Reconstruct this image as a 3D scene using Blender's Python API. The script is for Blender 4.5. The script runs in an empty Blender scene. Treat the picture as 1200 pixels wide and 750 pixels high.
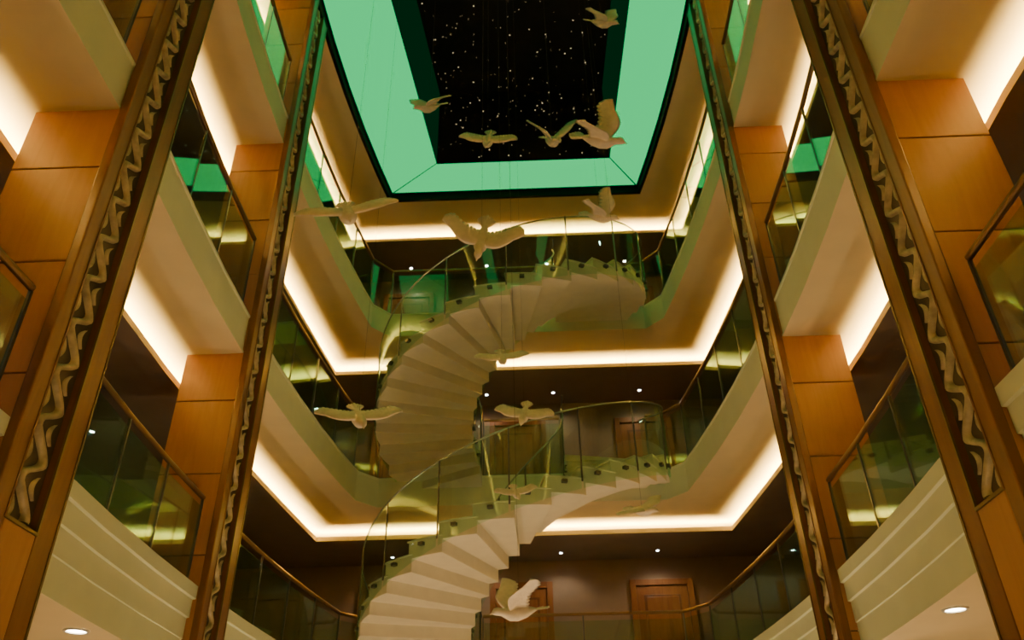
import bpy, math, random
from mathutils import Vector, Matrix
random.seed(7)
D=bpy.data; SC=bpy.context.scene
H0=1.6
CX=-0.195
F=[0.0,3.61,6.95,10.29,13.63]
FH=0.51; CD=0.20

# ---------------------------------------------------------------- materials
def nt(name):
    m=D.materials.new(name); m.use_nodes=True
    n=m.node_tree; b=n.nodes.get('Principled BSDF'); return m,n,b
def mat(name,col,rough=0.5,metal=0.0,var=0.08,scale=3.0,bump=0.0,bscale=40,stretch=(1,1,1),spec=0.5):
    m,n,b=nt(name)
    tc=n.nodes.new('ShaderNodeTexCoord'); mp=n.nodes.new('ShaderNodeMapping'); mp.inputs['Scale'].default_value=stretch
    n.links.new(tc.outputs['Object'],mp.inputs['Vector'])
    no=n.nodes.new('ShaderNodeTexNoise'); no.inputs['Scale'].default_value=scale; no.inputs['Detail'].default_value=5
    n.links.new(mp.outputs[0],no.inputs['Vector'])
    r=n.nodes.new('ShaderNodeValToRGB')
    r.color_ramp.elements[0].position=0.3; r.color_ramp.elements[1].position=0.7
    r.color_ramp.elements[0].color=[max(0,c*(1-var)) for c in col]+[1]
    r.color_ramp.elements[1].color=[min(1,c*(1+var)) for c in col]+[1]
    n.links.new(no.outputs['Fac'],r.inputs['Fac']); n.links.new(r.outputs['Color'],b.inputs['Base Color'])
    b.inputs['Roughness'].default_value=rough; b.inputs['Metallic'].default_value=metal
    b.inputs['Specular IOR Level'].default_value=spec
    if bump>0:
        n2=n.nodes.new('ShaderNodeTexNoise'); n2.inputs['Scale'].default_value=bscale
        n.links.new(mp.outputs[0],n2.inputs['Vector'])
        bp=n.nodes.new('ShaderNodeBump'); bp.inputs['Strength'].default_value=bump; bp.inputs['Distance'].default_value=0.01
        n.links.new(n2.outputs['Fac'],bp.inputs['Height']); n.links.new(bp.outputs[0],b.inputs['Normal'])
    return m
def emis(name,col,st):
    m,n,b=nt(name)
    b.inputs['Base Color'].default_value=(0,0,0,1)
    b.inputs['Specular IOR Level'].default_value=0
    b.inputs['Emission Color'].default_value=(*col,1); b.inputs['Emission Strength'].default_value=st
    return m
def glassmat(name,tint=(0.86,0.95,0.88),base=0.05,edge=0.75):
    m=D.materials.new(name); m.use_nodes=True; n=m.node_tree; n.nodes.clear()
    o=n.nodes.new('ShaderNodeOutputMaterial'); mx=n.nodes.new('ShaderNodeMixShader')
    t=n.nodes.new('ShaderNodeBsdfTransparent'); t.inputs[0].default_value=(*tint,1)
    g=n.nodes.new('ShaderNodeBsdfGlossy'); g.inputs['Roughness'].default_value=0.02; g.inputs[0].default_value=(0.62,1,0.80,1)
    lw=n.nodes.new('ShaderNodeLayerWeight'); lw.inputs['Blend'].default_value=0.5
    p=n.nodes.new('ShaderNodeMath'); p.operation='POWER'; p.inputs[1].default_value=3.5
    a=n.nodes.new('ShaderNodeMath'); a.operation='MULTIPLY_ADD'; a.inputs[1].default_value=edge; a.inputs[2].default_value=base
    n.links.new(lw.outputs['Facing'],p.inputs[0]); n.links.new(p.outputs[0],a.inputs[0])
    n.links.new(a.outputs[0],mx.inputs[0]); n.links.new(t.outputs[0],mx.inputs[1]); n.links.new(g.outputs[0],mx.inputs[2])
    n.links.new(mx.outputs[0],o.inputs[0]); return m
def woodmat(name,c1,c2,rough=0.35):
    m,n,b=nt(name)
    tc=n.nodes.new('ShaderNodeTexCoord'); mp=n.nodes.new('ShaderNodeMapping'); mp.inputs['Scale'].default_value=(6,6,0.7)
    n.links.new(tc.outputs['Object'],mp.inputs['Vector'])
    no=n.nodes.new('ShaderNodeTexNoise'); no.inputs['Scale'].default_value=2.2; no.inputs['Detail'].default_value=8; no.inputs['Distortion'].default_value=1.2
    n.links.new(mp.outputs[0],no.inputs['Vector'])
    r=n.nodes.new('ShaderNodeValToRGB'); r.color_ramp.elements[0].position=0.3; r.color_ramp.elements[1].position=0.72
    r.color_ramp.elements[0].color=(*c1,1); r.color_ramp.elements[1].color=(*c2,1)
    n.links.new(no.outputs['Fac'],r.inputs[0]); n.links.new(r.outputs[0],b.inputs['Base Color'])
    b.inputs['Roughness'].default_value=rough
    return m

M={}
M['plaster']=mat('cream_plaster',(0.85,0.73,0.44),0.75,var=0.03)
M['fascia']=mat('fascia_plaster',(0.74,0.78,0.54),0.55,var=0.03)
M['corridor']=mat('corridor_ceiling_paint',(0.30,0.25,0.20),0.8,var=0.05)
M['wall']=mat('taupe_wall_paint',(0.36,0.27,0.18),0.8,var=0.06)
M['carpet']=mat('corridor_carpet',(0.16,0.09,0.06),0.95,var=0.3,scale=30,bump=0.3)
M['marble']=mat('cream_marble',(0.72,0.62,0.44),0.15,var=0.15,scale=1.5)
M['wood']=woodmat('honey_wood_veneer',(0.42,0.20,0.078),(0.47,0.235,0.095),0.42)
M['dwood']=woodmat('dark_frame_wood',(0.15,0.06,0.02),(0.20,0.085,0.028),0.35)
M['door']=woodmat('door_wood',(0.26,0.105,0.032),(0.36,0.155,0.05))
M['dark']=mat('dark_backing',(0.04,0.028,0.016),0.6)
M['brass']=mat('aged_brass',(0.22,0.17,0.08),0.4,0.85,var=0.15)
M['orn']=mat('gilded_bronze',(0.46,0.39,0.23),0.45,0.2,var=0.3,scale=14)
M['bronze']=mat('bronze_handrail',(0.26,0.17,0.09),0.3,0.85,var=0.1)
M['steel']=mat('dark_steel',(0.16,0.17,0.14),0.3,0.8)
M['sstl']=mat('satin_steel',(0.36,0.42,0.34),0.3,0.8)
M['tread']=mat('cream_stair_stone',(0.81,0.76,0.59),0.5,var=0.04,scale=6)
M['glass']=glassmat('clear_glass')
M['sglass']=glassmat('green_stair_glass',(0.78,0.95,0.82),0.07,0.75)
M['dove']=mat('white_plaster_dove',(0.86,0.75,0.58),0.6,var=0.08,scale=20,bump=0.3,bscale=60)
M['wire']=mat('nylon_wire',(0.08,0.08,0.06),0.8,spec=0.1)
M['led']=emis('warm_led',(1.0,0.66,0.21),270)
M['green']=emis('green_backlit_panel',(0.0,1.0,0.25),0.92)
M['black']=mat('black_trim',(0.004,0.005,0.004),0.8,spec=0.15)
M['liner_glow']=emis('recess_painted_green_glow',(0.0,0.5,0.14),0.04)  # green spill painted as weak emission; the recess sides are no lamp
M['night']=mat('night_ceiling_cloth',(0.006,0.006,0.005),0.9)
M['star']=emis('fibre_star',(1.0,0.8,0.45),1.8)
M['bulb']=emis('cool_bulb',(0.75,0.85,1.0),60)
M['wbulb']=emis('warm_bulb',(1.0,0.85,0.6),25)
M['frame']=mat('white_metal_ring',(0.7,0.68,0.62),0.4)

# ---------------------------------------------------------------- mesh builder
class MB:
    def __init__(s): s.v=[]; s.f=[]; s.m=[]; s.mats=[]
    def mi(s,k):
        if k not in s.mats: s.mats.append(k)
        return s.mats.index(k)
    def face(s,pts,k):
        i=len(s.v); s.v+= [tuple(p) for p in pts]; s.f.append(tuple(range(i,i+len(pts)))); s.m.append(s.mi(k))
    def grid(s,rows,k,closed=False):
        i=len(s.v); n=len(rows[0])
        for r in rows: s.v+=[tuple(p) for p in r]
        for a in range(len(rows)-1):
            for b in range(n if closed else n-1):
                c=(b+1)%n
                s.f.append((i+a*n+b,i+a*n+c,i+(a+1)*n+c,i+(a+1)*n+b)); s.m.append(s.mi(k))
    def prism(s,poly,z0,z1,k):
        n=len(poly); i=len(s.v)
        s.v+=[(p[0],p[1],z0) for p in poly]+[(p[0],p[1],z1) for p in poly]
        kk=s.mi(k)
        s.f.append(tuple(range(i,i+n))[::-1]); s.m.append(kk)
        s.f.append(tuple(range(i+n,i+2*n))); s.m.append(kk)
        for a in range(n):
            b=(a+1)%n; s.f.append((i+a,i+b,i+n+b,i+n+a)); s.m.append(kk)
    def box(s,x0,x1,y0,y1,z0,z1,k):
        x0,x1=min(x0,x1),max(x0,x1)
        s.prism([(x0,y0),(x1,y0),(x1,y1),(x0,y1)],z0,z1,k)
    def tube(s,pts,r,k,n=8,rz=None,up=None):
        pts=[Vector(p) for p in pts]; rows=[]
        for i,p in enumerate(pts):
            t=(pts[min(i+1,len(pts)-1)]-pts[max(i-1,0)]).normalized()
            u=Vector(up) if up else (Vector((0,0,1)) if abs(t.z)<0.9 else Vector((0,1,0)))
            a=t.cross(u).normalized(); b=a.cross(t).normalized()
            rows.append([p+a*(r*math.cos(2*math.pi*j/n))+b*((rz or r)*math.sin(2*math.pi*j/n)) for j in range(n)])
        s.grid(rows,k,True); s.face(rows[0],k); s.face(rows[-1],k)
    def obj(s,name,parent=None,smooth=False,bevel=0,loc=None):
        me=D.meshes.new(name); me.from_pydata(s.v,[],s.f)
        for k in s.mats: me.materials.append(M[k])
        me.polygons.foreach_set('material_index',s.m)
        if smooth: me.polygons.foreach_set('use_smooth',[True]*len(s.f))
        me.validate(); me.update()
        o=D.objects.new(name,me); SC.collection.objects.link(o)
        if parent: o.parent=parent
        if bevel:
            b=o.modifiers.new('bevel','BEVEL'); b.width=bevel; b.segments=2; b.limit_method='ANGLE'
        return o
def empty(name,loc=(0,0,0)):
    e=D.objects.new(name,None); e.location=loc; e.empty_display_size=0.2; SC.collection.objects.link(e); return e

# ---------------------------------------------------------------- plan loops
def h(y):
    if y<4.3: return 2.88
    return 2.88+0.05*(y-4.3)-0.01584*(y-4.3)*(y-8)
G=[(-9,3.8),(4.3,3.8),(6.2,3.9),(8,3.94),(9.5,3.92),(11,3.85),(12.5,3.76),(14,3.635)]
def g(y):
    for (a,b),(c,d) in zip(G,G[1:]):
        if a<=y<=c: return b+(d-b)*(y-a)/(c-a)
    return G[-1][1]
YS=[-5,-2,1,4.3,5.2,6,7,8,9,10,11,12]
def mirror(lst):   # list of (half,y)
    return [(CX-a,y) for a,y in lst]+[(CX+a,y) for a,y in lst[::-1]]
INNER=mirror([(h(y),y) for y in YS+[12.6]]+[(2.40,12.95)])
INNER4=mirror([(h(y),y) for y in YS+[12.6]]+[(2.63,12.95)])
COVE=mirror([(g(y),y) for y in YS+[13.2]]+[(3.635,14.0)])
WALL=mirror([(6.8,y) for y in YS+[13.6]]+[(6.8,15.5)])
def offset(loop,o):
    out=[]
    n=len(loop)
    for i,p in enumerate(loop):
        ns=[]
        for a,b in ((i-1,i),(i,i+1)):
            if a>=0 and b<n:
                d=Vector((loop[b][0]-loop[a][0],loop[b][1]-loop[a][1])).normalized(); ns.append(Vector((-d.y,d.x)))
        m=ns[0] if len(ns)==1 else (ns[0]+ns[1]).normalized()
        c=m.dot(ns[0]); m=m/max(c,0.4)
        out.append((p[0]+m.x*o,p[1]+m.y*o))
    return out
def at(loop,z): return [(p[0],p[1],z) for p in loop]
def sweep(mb,loop,prof,k):
    mb.grid([at(offset(loop,o),z) for o,z in prof],k)
def bridge(mb,l1,z1,l2,z2,k): mb.grid([at(l1,z1),at(l2,z2)],k)

# ---------------------------------------------------------------- gallery slabs
for lv in (2,3,4):
    f=F[lv]; S=f-FH; C=S-CD
    inn=INNER4 if lv==4 else INNER
    top=empty('gallery_slab' if lv<4 else 'ceiling')
    mb=MB()
    sweep(mb,inn,[(0.12,f+0.0),(0,f+0.0),(0,f-0.03),(0.012,f-0.035),(0.012,S+0.03),(0,S+0.025),(0,S)],'fascia')
    bridge(mb,inn,S,offset(COVE,0.35),S,'plaster')
    sweep(mb,COVE,[(0.35,S),(0.35,C+0.03),(0.03,C+0.03),(0.03,C+0.08),(0,C+0.08),(0,C)],'plaster')
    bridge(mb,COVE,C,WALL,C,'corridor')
    bridge(mb,offset(inn,0.12),f,WALL,f,'carpet')
    mb.obj('slab_body',top)
    lb=MB(); sweep(lb,COVE,[(0.08,C+0.05),(0.12,C+0.05)],'led'); lb.obj('cove_led_strip',top)
# level 1 slab with stepped moulding (per bay, stopping against the columns)
top=empty('gallery_slab'); mb=MB(); f=F[1]
sweep(mb,INNER,[(0.20,f),(0.07,f),(0.07,f-0.53)],'fascia')
bridge(mb,offset(INNER,0.07),f-0.53,WALL,f-0.53,'plaster')
bridge(mb,offset(INNER,0.20),f,WALL,f,'carpet')
prof=[(0.16,f),(0.16,f+0.20),(0.0,f+0.20),(0.0,f+0.08),(0.03,f+0.075),(0.03,f-0.09),(0.055,f-0.095),(0.055,f-0.28),(0.08,f-0.285),(0.08,f-0.50)]
def srun(sg,ya,yb):
    n=max(2,int((yb-ya)/0.8)+1)
    return [(CX+sg*h(ya+(yb-ya)*i/(n-1)),ya+(yb-ya)*i/(n-1)) for i in range(n)]
for ya,yb in ((-5,4.262),(4.94,7.91)):
    sweep(mb,srun(-1,ya,yb),prof,'fascia')
    sweep(mb,srun(1,ya,yb)[::-1],prof,'fascia')
bk=srun(-1,8.59,12.6)+[(CX-2.40,12.95),(CX+2.40,12.95)]+srun(1,8.59,12.6)[::-1]
sweep(mb,bk,prof,'fascia')
mb.obj('slab_body',top)

# ---------------------------------------------------------------- shell
def shell(name,fn):
    mb=MB(); fn(mb); return mb.obj(name)
XL,XR=CX-6.8,CX+6.8
shell('floor',lambda b:b.box(XL,XR,-5,15.5,-0.15,0,'marble'))
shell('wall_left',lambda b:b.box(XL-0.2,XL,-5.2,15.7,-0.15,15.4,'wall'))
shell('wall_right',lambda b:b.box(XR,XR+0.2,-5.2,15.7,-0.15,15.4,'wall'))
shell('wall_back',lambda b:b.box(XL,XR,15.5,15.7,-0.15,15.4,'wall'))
shell('wall_front',lambda b:b.box(XL,XR,-5.2,-5,-0.15,15.4,'plaster'))
for lv in (1,2,3):
    shell('baseboard_back',lambda b:b.box(XL,XR,15.47,15.5,F[lv],F[lv]+0.12,'dwood'))

# ---------------------------------------------------------------- lit ceiling
top=empty('green_backlit_ceiling_light')
ZP=F[4]-FH+0.16
oy=[2.3,4.3,6,8,9,10,11,12,12.6]
oL=[(CX-h(y)+0.10,y) for y in oy]+[(CX-2.56,12.84)]
oR=[(CX+h(y)-0.10,y) for y in oy]+[(CX+2.56,12.84)]
def il(t): # t 0..1 from front to back
    y=3.2+(12.0-3.2)*t
    w=min(1,max(0,(y-8)/4))
    return (-2.07+0.34*w,y),(1.84-0.09*w,y)
iL=[il(i/9)[0] for i in range(10)]; iR=[il(i/9)[1] for i in range(10)]
mb=MB()
def panel(o,i_,z,k):
    mb.grid([[(p[0],p[1],z) for p in o],[(p[0],p[1],z) for p in i_]],k)
panel(oL,iL,ZP,'green'); panel(oR,iR,ZP,'green')
panel([(oL[-1][0]+0.035,oL[-1][1]),(oR[-1][0]-0.035,oR[-1][1])],[(iL[-1][0]+0.025,12.0),(iR[-1][0]-0.025,12.0)],ZP,'green')
panel([(oL[0][0]+0.035,2.3),(oR[0][0]-0.035,2.3)],[(iL[0][0]+0.025,3.2),(iR[0][0]-0.025,3.2)],ZP,'green')
mb.obj('light_panels',top)
mb=MB()
sweep(mb,INNER4,[(0.0,F[4]-FH-0.01),(-0.06,F[4]-FH-0.01),(-0.06,ZP+0.03),(0.12,ZP+0.03)],'black')
bkz=ZP+0.03
panel([(CX-3.3,y[1]) for y in iL],iL,bkz,'black'); panel([(CX+3.3,y[1]) for y in iR],iR,bkz,'black')
mb.face([(CX-3.3,12,bkz),(CX+3.3,12,bkz),(CX+3.3,13.1,bkz),(CX-3.3,13.1,bkz)],'black')
mb.face([(CX-3.3,3.2,bkz),(CX+3.3,3.2,bkz),(CX+3.3,1.9,bkz),(CX-3.3,1.9,bkz)],'black')
mb.box(CX-3,CX+3,-5,2.2,F[4]-FH+0.01,F[4]-FH+0.15,'plaster')
mb.obj('surround',top)
mb=MB()
ring=iL+iR[::-1]+[iL[0]]
mb.grid([[(p[0],p[1],ZP-0.03) for p in ring],[(p[0],p[1],ZP+0.03) for p in ring]],'black')
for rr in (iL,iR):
    mb.grid([[(p[0],p[1],ZP+0.03) for p in rr],[(p[0],p[1],15.3) for p in rr]],'liner_glow')
for a,b in ((iL[0],iR[0]),(iL[-1],iR[-1])):
    mb.grid([[(p[0],p[1],ZP+0.03) for p in (a,b)],[(p[0],p[1],15.3) for p in (a,b)]],'night')
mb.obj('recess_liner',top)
mb=MB(); mb.box(-2.2,2.0,3.0,12.2,15.3,15.4,'night')
o=mb.obj('star_ceiling_panel',top)
mb=MB()
for i in range(430):
    y=random.uniform(3.4,11.9); x=random.uniform(-1.95,1.75); r=random.choice([0.004,0.005,0.005,0.007,0.007,0.012])
    z=15.29
    mb.face([(x-r,y,z),(x,y-r,z),(x+r,y,z),(x,y+r,z)],'star')
for i in range(110):
    z=random.uniform(ZP+0.1,15.25); x=random.uniform(-1.7,1.7); r=random.choice([0.004,0.005,0.007,0.012])
    for y in (11.985,3.215):
        mb.face([(x-r,y,z),(x,y,z-r),(x+r,y,z),(x,y,z+r)],'star')
mb.obj('fibre_optic_stars',top)
shell('roof',lambda b:b.box(XL-.2,XR+.2,-5.2,15.7,15.4,15.6,'dark'))

# ---------------------------------------------------------------- columns
def column(sg,y0,zorn):
    top=empty('wood_clad_column')
    w=0.66; dp=0.66
    hh=min(h(y0),h(y0+dp))
    X=lambda a: CX+sg*(hh+a)
    mb=MB()
    zt=F[4]-FH
    zz=0.68
    bounds=[0.0]
    while zz<zt-0.3: bounds.append(zz); zz+=0.86
    bounds.append(zt)
    for a,b in zip(bounds,bounds[1:]):
        mb.box(X(0.0),X(w),y0,y0+dp,a+0.005,b-0.005,'wood')
    mb.obj('cladding_panels',top,bevel=0.006)
    mb=MB(); mb.box(X(0.02),X(w-0.02),y0+0.02,y0+dp-0.02,0,zt,'dark'); mb.obj('core',top)
    mb=MB()
    a0=0.13; a1=dp-0.19
    mb.box(X(-0.07),X(0.005),y0-0.012,y0+a0,0,zt,'dwood')
    mb.box(X(-0.07),X(0.005),y0+a1,y0+dp+0.012,0,zt,'dwood')
    mb.box(X(-0.07),X(0.005),y0+a0,y0+a1,0,zorn,'wood')
    mb.obj('inner_frame',top,bevel=0.01)
    mb=MB()
    mb.box(X(-0.012),X(0.0),y0+a0,y0+a1,zorn,zt,'dark')
    mb.box(X(-0.076),X(-0.06),y0+a0-0.012,y0+a0+0.004,zorn,zt,'dwood')
    mb.box(X(-0.076),X(-0.06),y0+a1-0.004,y0+a1+0.012,zorn,zt,'brass')
    mb.box(X(-0.076),X(-0.06),y0+dp-0.004,y0+dp+0.016,0,zt,'brass')
    mb.box(X(-0.076),X(-0.012),y0+a0,y0+a1,zorn,zorn+0.02,'brass')
    mb.obj('ornament_channel',top)
    # continuous running wave (flat scroll) with a small leaf in every hollow
    mb=MB()
    yc=y0+(a0+a1)/2; L=0.36; am=0.088
    n=int((zt-zorn-0.12)/0.02); rows=[]
    for i in range(n):
        zc=zorn+0.05+i*0.02; t=2*math.pi*(zc-zorn)/L
        yy=yc+am*math.sin(t+0.35*math.sin(t))
        wd=0.034+0.012*abs(math.cos(t))
        rows.append([(X(-0.012),yy-wd,zc),(X(-0.040),yy-wd*.75,zc),(X(-0.052),yy,zc),(X(-0.040),yy+wd*.75,zc),(X(-0.012),yy+wd,zc)])
    mb.grid(rows,'orn')
    k=0; zc=zorn+L*0.25
    while zc<zt-0.25:
        s_=-1 if k%2==0 else 1
        rows=[]
        for i in range(7):
            t=i/6; wd=0.003+0.022*math.sin(math.pi*t)
            yy=yc+s_*(0.10-0.035*math.sin(math.pi*t)); z=zc-0.075+0.15*t
            rows.append([(X(-0.012),yy-wd,z),(X(-0.034),yy,z),(X(-0.012),yy+wd,z)])
        mb.grid(rows,'orn'); zc+=L/2; k+=1
    mb.obj('wave_ornament',top,smooth=True)
for sg in (-1,1):
    column(sg,4.27,3.25)
    column(sg,7.92,0.6)

# ---------------------------------------------------------------- balustrades
def resample(pts,step):
    out=[Vector(pts[0])]
    for a,b in zip(pts,pts[1:]):
        a=Vector(a); b=Vector(b); n=max(1,round((b-a).length/step))
        for i in range(1,n+1): out.append(a.lerp(b,i/n))
    return out
def rail(pts,f,base=0.0,hgt=1.06):
    top=empty('glass_balustrade')
    q=resample(pts,1.25)
    gl=MB(); fr=MB()
    for a,b in zip(q,q[1:]):
        d=(b-a); l=d.length; d=d/l; nrm=Vector((-d.y,d.x))*0.006
        A=a+d*0.02; B=b-d*0.02
        gl.prism([A-nrm,B-nrm,B+nrm,A+nrm],f+base+0.04,f+hgt-0.10,'glass')
    for p in q:
        fr.prism([(p.x-0.011,p.y-0.011),(p.x+0.011,p.y-0.011),(p.x+0.011,p.y+0.011),(p.x-0.011,p.y+0.011)],f+base,f+hgt-0.02,'steel')
    pl=[(p.x,p.y,f+hgt) for p in resample(pts,0.4)]
    fr.tube(pl,0.026,'bronze',12)
    fr.tube([(p[0],p[1],f+base+0.02) for p in pl],0.02,'steel',6)
    gl.obj('glass_panels',top); fr.obj('rail_and_posts',top,smooth=False)
def side(sg,ya,yb,extra=[]):
    n=max(2,int((yb-ya)/0.9)+1)
    return [(CX+sg*(h(ya+(yb-ya)*i/(n-1))+0.08),ya+(yb-ya)*i/(n-1)) for i in range(n)]+extra
yr=13.03
for lv in (1,2,3):
    bs=0.2 if lv==1 else 0.0
    for sg in (-1,1):
        rail(side(sg,-4.9,4.15),F[lv],bs)
        rail(side(sg,5.05,7.80),F[lv],bs)
    if lv<3: rail(side(-1,8.72,12.6,[(CX-2.44,yr),(-2.30,yr)]),F[lv],bs)
    else: rail(side(-1,8.72,12.6,[(CX-2.44,yr),(0.50,yr)]),F[lv],bs)
    if lv==1: rail([(-0.83,yr)]+side(1,8.72,12.6,[(CX+2.44,yr)])[::-1],F[lv],bs)
    else:
        rail(side(1,8.72,12.6,[(CX+2.44,yr),(2.0,yr)]),F[lv],bs)
        if lv==2: rail([(-0.83,yr),(0.50,yr)],F[lv],bs)

# ---------------------------------------------------------------- spiral stair flights
SX,SY=-0.2,12.0; RO,RI=2.28,0.75; T0=150.0; N=20; DT=11.75; RISE=3.34/N
def P(r,th): t=math.radians(th); return (SX+r*math.cos(t),SY+r*math.sin(t))
def flight(lv):
    f=F[lv]; top=empty('spiral_staircase')
    mb=MB()
    for i in range(N-1):
        a=T0+i*DT; b=a+DT+1.6; z1=f+RISE*(i+1)-0.02; z0=z1-0.21
        n=4
        poly=[P(RO,a+(b-a)*j/n) for j in range(n+1)]+[P(RI,b-(b-a)*j/2) for j in range(3)]
        mb.prism(poly,z0,z1,'tread')
        b2=a+DT*0.98+1.9
        a2=a-0.6
        poly=[P(RO+0.015,a2+(b2-a2)*j/n) for j in range(n+1)]+[P(RI-0.015,b2-(b2-a2)*j/2) for j in range(3)]
        mb.prism(poly,z1,z1+0.02,'tread')
    mb.obj('treads',top,bevel=0.006)
    mb=MB(); f2=F[lv+1]; te=T0+(N-1)*DT
    poly=[P(RI,te),P(RO,te)]+[P(RO,te+k) for k in (4,8,11)]+[(P(RO,te+11)[0],12.96),(P(RI,te)[0],12.96)]
    mb.prism(poly,f2-0.30,f2+0.0,'tread')
    poly=[P(RI,T0),(P(RI,T0)[0],12.96),(-1.86,12.96)]
    mb.prism(poly,f-0.20,f,'tread')
    mb.obj('landing',top)
    gl=MB(); fr=MB()
    def zz(th): return f+RISE*(th-T0)/DT+RISE*0.5
    for R,side_ in ((RO+0.03,1),(RI-0.03,-1)):
        tend=te+ (12 if side_>0 else 0)
        tot=tend-T0; npan=10 if side_>0 else 7
        for p in range(npan):
            a=T0+tot*p/npan+0.35; b=T0+tot*(p+1)/npan-0.35
            rows=[[],[]]
            for j in range(7):
                th=a+(b-a)*j/6; z=min(zz(th),f2+0.05)
                x,y=P(R,th); rows[0].append((x,y,z-0.24)); rows[1].append((x,y,z+0.88))
            gl.grid(rows,'sglass')
            x,y=P(R,a-0.35); z=min(zz(a),f2+0.05)
            fr.tube([(x,y,z-0.15),(x,y,z+0.9)],0.012,'steel',6)
        pts=[(*P(R,T0+tot*j/70),min(zz(T0+tot*j/70),f2+0.05)+0.89) for j in range(71)]
        fr.tube(pts,0.012,'sstl',8)
        for i in range(N):
            th=T0+(i+0.5)*DT; x,y=P(R-side_*0.005,th); z=f+RISE*(i+1)-0.08
            if th>tend: continue
            dx,dy=P(1,th)[0]-SX,P(1,th)[1]-SY
            a=Vector((dx,dy))*0.03; bb=Vector((-dy,dx))*0.035; c=Vector((x,y))
            fr.prism([c-a-bb,c+a-bb,c+a+bb,c-a+bb],z-0.02,z+0.02,'steel')
    xg=P(RI,te)[0]
    gl.face([(xg,12.2,f2+0.03),(xg,12.95,f2+0.03),(xg,12.95,f2+0.95),(xg,12.2,f2+0.95)],'sglass')
    fr.tube([(xg,12.15,f2+1.05),(xg,13.0,f2+1.05)],0.012,'steel')
    xg=P(RI,T0)[0]
    gl.face([(xg,12.40,f+0.03),(xg,12.95,f+0.03),(xg,12.95,f+0.95),(xg,12.40,f+0.95)],'sglass')
    fr.tube([(xg,12.35,f+1.05),(xg,13.0,f+1.05)],0.012,'steel')
    gl.obj('glass_guards',top,smooth=True); fr.obj('handrails_and_clamps',top)
flight(1); flight(2)

# ---------------------------------------------------------------- doors
def door(x0,lv,w=0.95,hgt=2.12):
    top=empty('hotel_room_door'); f=F[lv]; mb=MB(); y=15.5
    x1=x0+w
    for a,b in ((x0-0.11,x0),(x1,x1+0.11)): mb.box(a,b,y-0.06,y,f,f+hgt+0.11,'door')
    mb.box(x0,x1,y-0.06,y,f+hgt,f+hgt+0.11,'door')
    mb.box(x0+0.005,x1-0.005,y-0.03,y,f+0.01,f+hgt-0.005,'door')
    for za,zb in ((0.15,0.9),(1.0,1.95)):
        mb.box(x0+0.14,x1-0.14,y-0.042,y-0.03,f+za,f+zb,'dwood')
        mb.box(x0+0.18,x1-0.18,y-0.05,y-0.04,f+za+0.04,f+zb-0.04,'door')
    mb.obj('frame_and_leaf',top,bevel=0.005)
    mb=MB(); mb.tube([(x0+0.07,y-0.03,f+1.0),(x0+0.07,y-0.09,f+1.0),(x0+0.19,y-0.09,f+1.0)],0.011,'brass'); mb.obj('lever_handle',top)
for lv in (1,2,3):
    for x in (1.85,-0.75,-3.2): door(x,lv)

# ---------------------------------------------------------------- lamps
def spot(name,loc,parent,power,col,size=2.4,up=False,blend=0.6,rad=0.04):
    l=D.lights.new(name,'SPOT'); l.energy=power; l.color=col; l.spot_size=size; l.spot_blend=blend; l.shadow_soft_size=rad
    o=D.objects.new(name,l); o.location=loc; SC.collection.objects.link(o); o.parent=parent
    if up: o.rotation_euler=(math.pi,0,0)
    return o
def downlight(x,y,z,r,k,power,col,name='recessed_downlight'):
    e=empty(name); mb=MB(); n=20
    c=[(math.cos(2*math.pi*j/n),math.sin(2*math.pi*j/n)) for j in range(n)]
    mb.grid([[(x+r*1.3*a,y+r*1.3*b,z-0.001) for a,b in c],[(x+r*1.25*a,y+r*1.25*b,z-0.012) for a,b in c],[(x+r*a,y+r*b,z-0.012) for a,b in c],[(x+r*.95*a,y+r*.95*b,z-0.004) for a,b in c]],'frame',True)
    mb.face([(x+r*.95*a,y+r*.95*b,z-0.004) for a,b in c],k)
    mb.obj('trim_and_lens',e)
    spot('lamp',(x,y,z-0.03),e,power,col)
for lv in (2,3,4):
    zc=F[lv]-FH-CD
    for x in (-2.64,-0.9,0.48,2.26):
        downlight(x,15.0,zc,0.03,'bulb',14,(1.0,0.80,0.60))
    for sg in (-1,1):
        for y in (2.4,6.0,9.4):
            downlight(CX+sg*5.45,y,zc,0.03,'bulb',18,(0.62,0.7,1.0))
for sg in (-1,1):
    for y in (-2.5,0.5,3.2,6.4,9.6,12.6):
        downlight(CX+sg*3.32,y,F[1]-0.53,0.075,'wbulb',95,(1.0,0.67,0.35))
for x,y in ((-2.6,7.2),(2.3,7.2),(-2.4,10.2),(-0.2,9.0),(1.6,9.4),(-0.2,4.5)):  # invented fill lamps below view, added to brighten stair undersides and doves
    e=empty('added_fill_uplight'); mb=MB(); n=16
    c=[(math.cos(2*math.pi*j/n),math.sin(2*math.pi*j/n)) for j in range(n)]
    mb.grid([[(x+.11*a,y+.11*b,0.0) for a,b in c],[(x+.10*a,y+.10*b,0.03) for a,b in c],[(x+.08*a,y+.08*b,0.03) for a,b in c]],'frame',True)
    mb.face([(x+.08*a,y+.08*b,0.028) for a,b in c],'wbulb')
    mb.obj('added_fill_housing',e)
    spot('lamp',(x,y,0.06),e,105,(1.0,0.70,0.40),size=2.0,up=True,rad=0.08)

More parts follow.
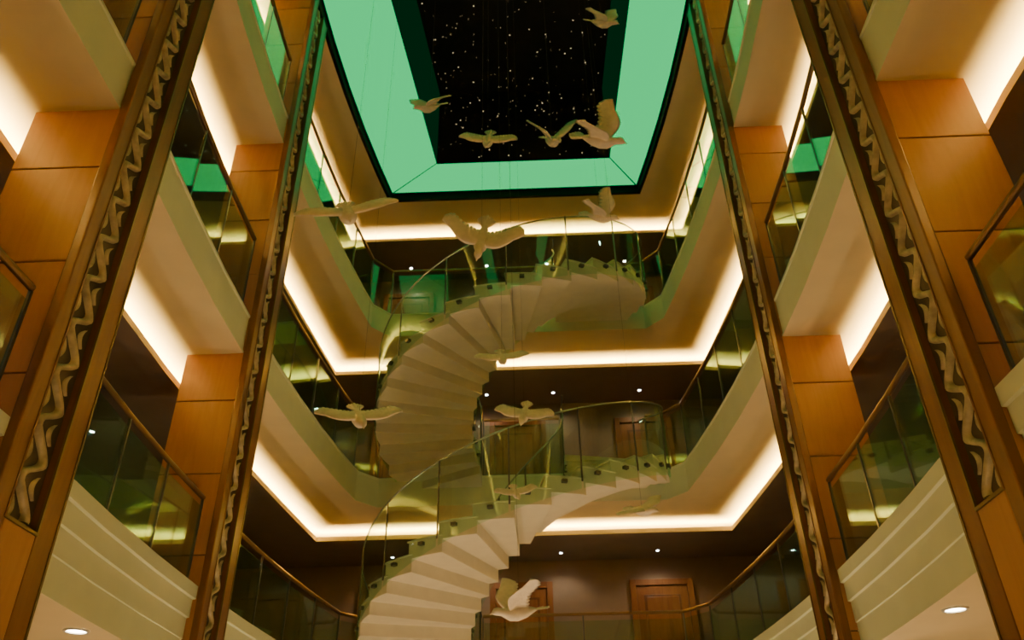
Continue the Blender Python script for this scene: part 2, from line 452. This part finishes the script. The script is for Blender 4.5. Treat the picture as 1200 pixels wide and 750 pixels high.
# ---------------------------------------------------------------- doves
Rw=Vector((.9993,.0332,-.016)); Uw=Vector((.0316,-.5465,.837)); Bw=Vector((.01905,-.8368,-.547))
def dove_mesh(a1,a2,sweepb):
    mb=MB()
    rings=[(-.17,.008,.006,0),(-.13,.028,.022,0),(-.06,.050,.046,-.004),(.02,.060,.058,-.006),(.08,.052,.054,0),(.12,.036,.040,.012),(.15,.029,.031,.026),(.18,.032,.032,.036),(.205,.028,.028,.038),(.222,.016,.016,.034),(.232,.008,.008,.031),(.252,.002,.002,.024)]
    n=14
    mb.grid([[(rx*math.cos(2*math.pi*j/n),y,zc+rz*math.sin(2*math.pi*j/n)) for j in range(n)] for y,rx,rz,zc in rings],'dove',True)
    for i in range(7):
        an=math.radians(-30+10*i); dx,dy=math.sin(an),-math.cos(an); px,py=-dy,dx
        L=.16-.01*abs(i-3); z=.002*(i%2)
        prof=[(0,.010),(.3,.015),(.7,.020),(.9,.018),(1,.006)]
        rows=[]
        for t,w in prof:
            c=(dx*L*t,-.12+dy*L*t)
            rows.append([(c[0]-px*w,c[1]-py*w,z-.001),(c[0],c[1],z+.005),(c[0]+px*w,c[1]+py*w,z-.001),(c[0],c[1],z-.004)])
        mb.grid(rows,'dove',True); mb.face(rows[-1],'dove')
    for sg in (-1,1):
        ns=60; rows=[]
        x,z=.03,.02
        for i in range(ns+1):
            s=i/ns
            w=min(1,max(0,(s-.30)/.25)); w=w*w*(3-2*w)
            ang=math.radians(a1*(1-w)+a2*w)
            if i>0: x+=math.cos(ang)*.32/ns; z+=math.sin(ang)*.32/ns
            le=.085+.055*math.sin(math.pi*min(1,s/.75)*.9)-.15*max(0,s-.42)**1.25-sweepb*s*s
            ch=(.165+.035*math.sin(s*math.pi))*math.sqrt(max(0.0,1-s**5))+.004
            ch*=0.93+0.09*abs(math.sin(10*math.pi*s))**.6
            th=.016*(1-s*.75)
            row=[]
            ts=[0,.08,.25,.5,.8,1]
            tk=[0,.8,1,.6,.3,.05]
            nx,nz=-math.sin(ang),math.cos(ang)
            for t,k in zip(ts,tk):
                cam=.012*math.sin(math.pi*t)
                row.append((sg*(x+nx*(th*k+cam)),le-ch*t,z+nz*(th*k+cam)))
            for t,k in list(zip(ts,tk))[::-1][1:-1]:
                cam=.012*math.sin(math.pi*t)
                row.append((sg*(x+nx*(-th*k*.5+cam)),le-ch*t,z+nz*(-th*k*.5+cam)))
            rows.append(row)
        mb.grid(rows,'dove',True); mb.face(rows[-1],'dove'); mb.face(rows[0],'dove')
    return mb
def dove(pos,fwd,up,a1=15,a2=-5,sw=0.03,sc=1.0):
    sc*=1.2
    p=Vector((pos[0],pos[1],pos[2]+H0))
    f=(Rw*fwd[0]+Uw*fwd[1]+Bw*fwd[2]).normalized()
    u=(Rw*up[0]+Uw*up[1]+Bw*up[2]); r=f.cross(u).normalized(); u=r.cross(f).normalized()
    e=empty('hanging_dove_sculpture',p)
    o=dove_mesh(a1,a2,sw).obj('dove_body_and_wings',e,smooth=True)
    m=Matrix((r,f,u)).transposed().to_4x4()
    o.matrix_local=m@Matrix.Scale(sc,4)
    w=MB(); w.tube([(0,0,0.0),(0,0,15.3-p.z)],0.001,'wire',4); w.obj('suspension_wire',e)
dove((1.27,7.96,10.54),(.8,-.35,.5),(.3,.8,.5),35,20)
dove((-1.39,8.6,9.54),(-.65,-.35,.65),(-.3,.8,.45),25,5,sc=1.1)
dove((-.475,8.22,8.4),(-.1,-.6,.75),(0,.75,.6),12,-8)
dove((.42,8.25,8.38),(.30,-.35,.85),(.05,.9,.4),45,30,sc=1.1)
dove((.95,7.24,7.33),(.85,-.30,.45),(-.25,.8,.45),55,45,sc=1.25)
dove((-1.55,5.45,4.73),(.25,-.40,.85),(-.05,.85,.45),14,-6,sc=1.1)
dove((-.43,6.36,5.12),(-.15,-.75,.60),(.10,.55,.8),30,14,sc=1.05)
dove((1.06,8.86,7.47),(.75,-.25,.5),(-.3,.9,.3),58,50,sc=1.05)
dove((-.3,7.84,4.62),(.15,-.35,.85),(.0,.9,.40),12,-8,sc=.75)
dove((-1.71,7.29,3.66),(.3,-.3,.85),(.12,.9,.3),12,-2,sc=1.05)
dove((-.08,9.05,4.52),(-.15,-.45,.8),(0,.85,.45),16,-12,sc=.9)
dove((1.08,7.89,2.84),(.6,.05,.75),(-.1,.95,.15),15,0,sc=.75)
dove((-.18,8.4,2.01),(-.85,.0,.45),(.3,.8,-.4),52,42,sc=1.05)
dove((-.19,8.66,3.36),(.2,-.3,.85),(0,.9,.35),20,-5,sc=.6)

# ---------------------------------------------------------------- world + camera
w=D.worlds.new('dim_interior'); SC.world=w; w.use_nodes=True
w.node_tree.nodes['Background'].inputs[0].default_value=(1,.8,.55,1); w.node_tree.nodes['Background'].inputs[1].default_value=0.02
cd=D.cameras.new('camera'); cam=D.objects.new('camera',cd); SC.collection.objects.link(cam)
cd.sensor_width=36; cd.lens=957/1200*36; cd.clip_start=0.05
cd.dof.use_dof=True; cd.dof.focus_distance=5.5; cd.dof.aperture_fstop=2.8
B=Bw.normalized(); U=(Uw-B*Uw.dot(B)).normalized(); R=U.cross(B)
cam.matrix_world=Matrix.Translation((0,0,H0))@Matrix((R,U,B)).transposed().to_4x4()
SC.camera=cam
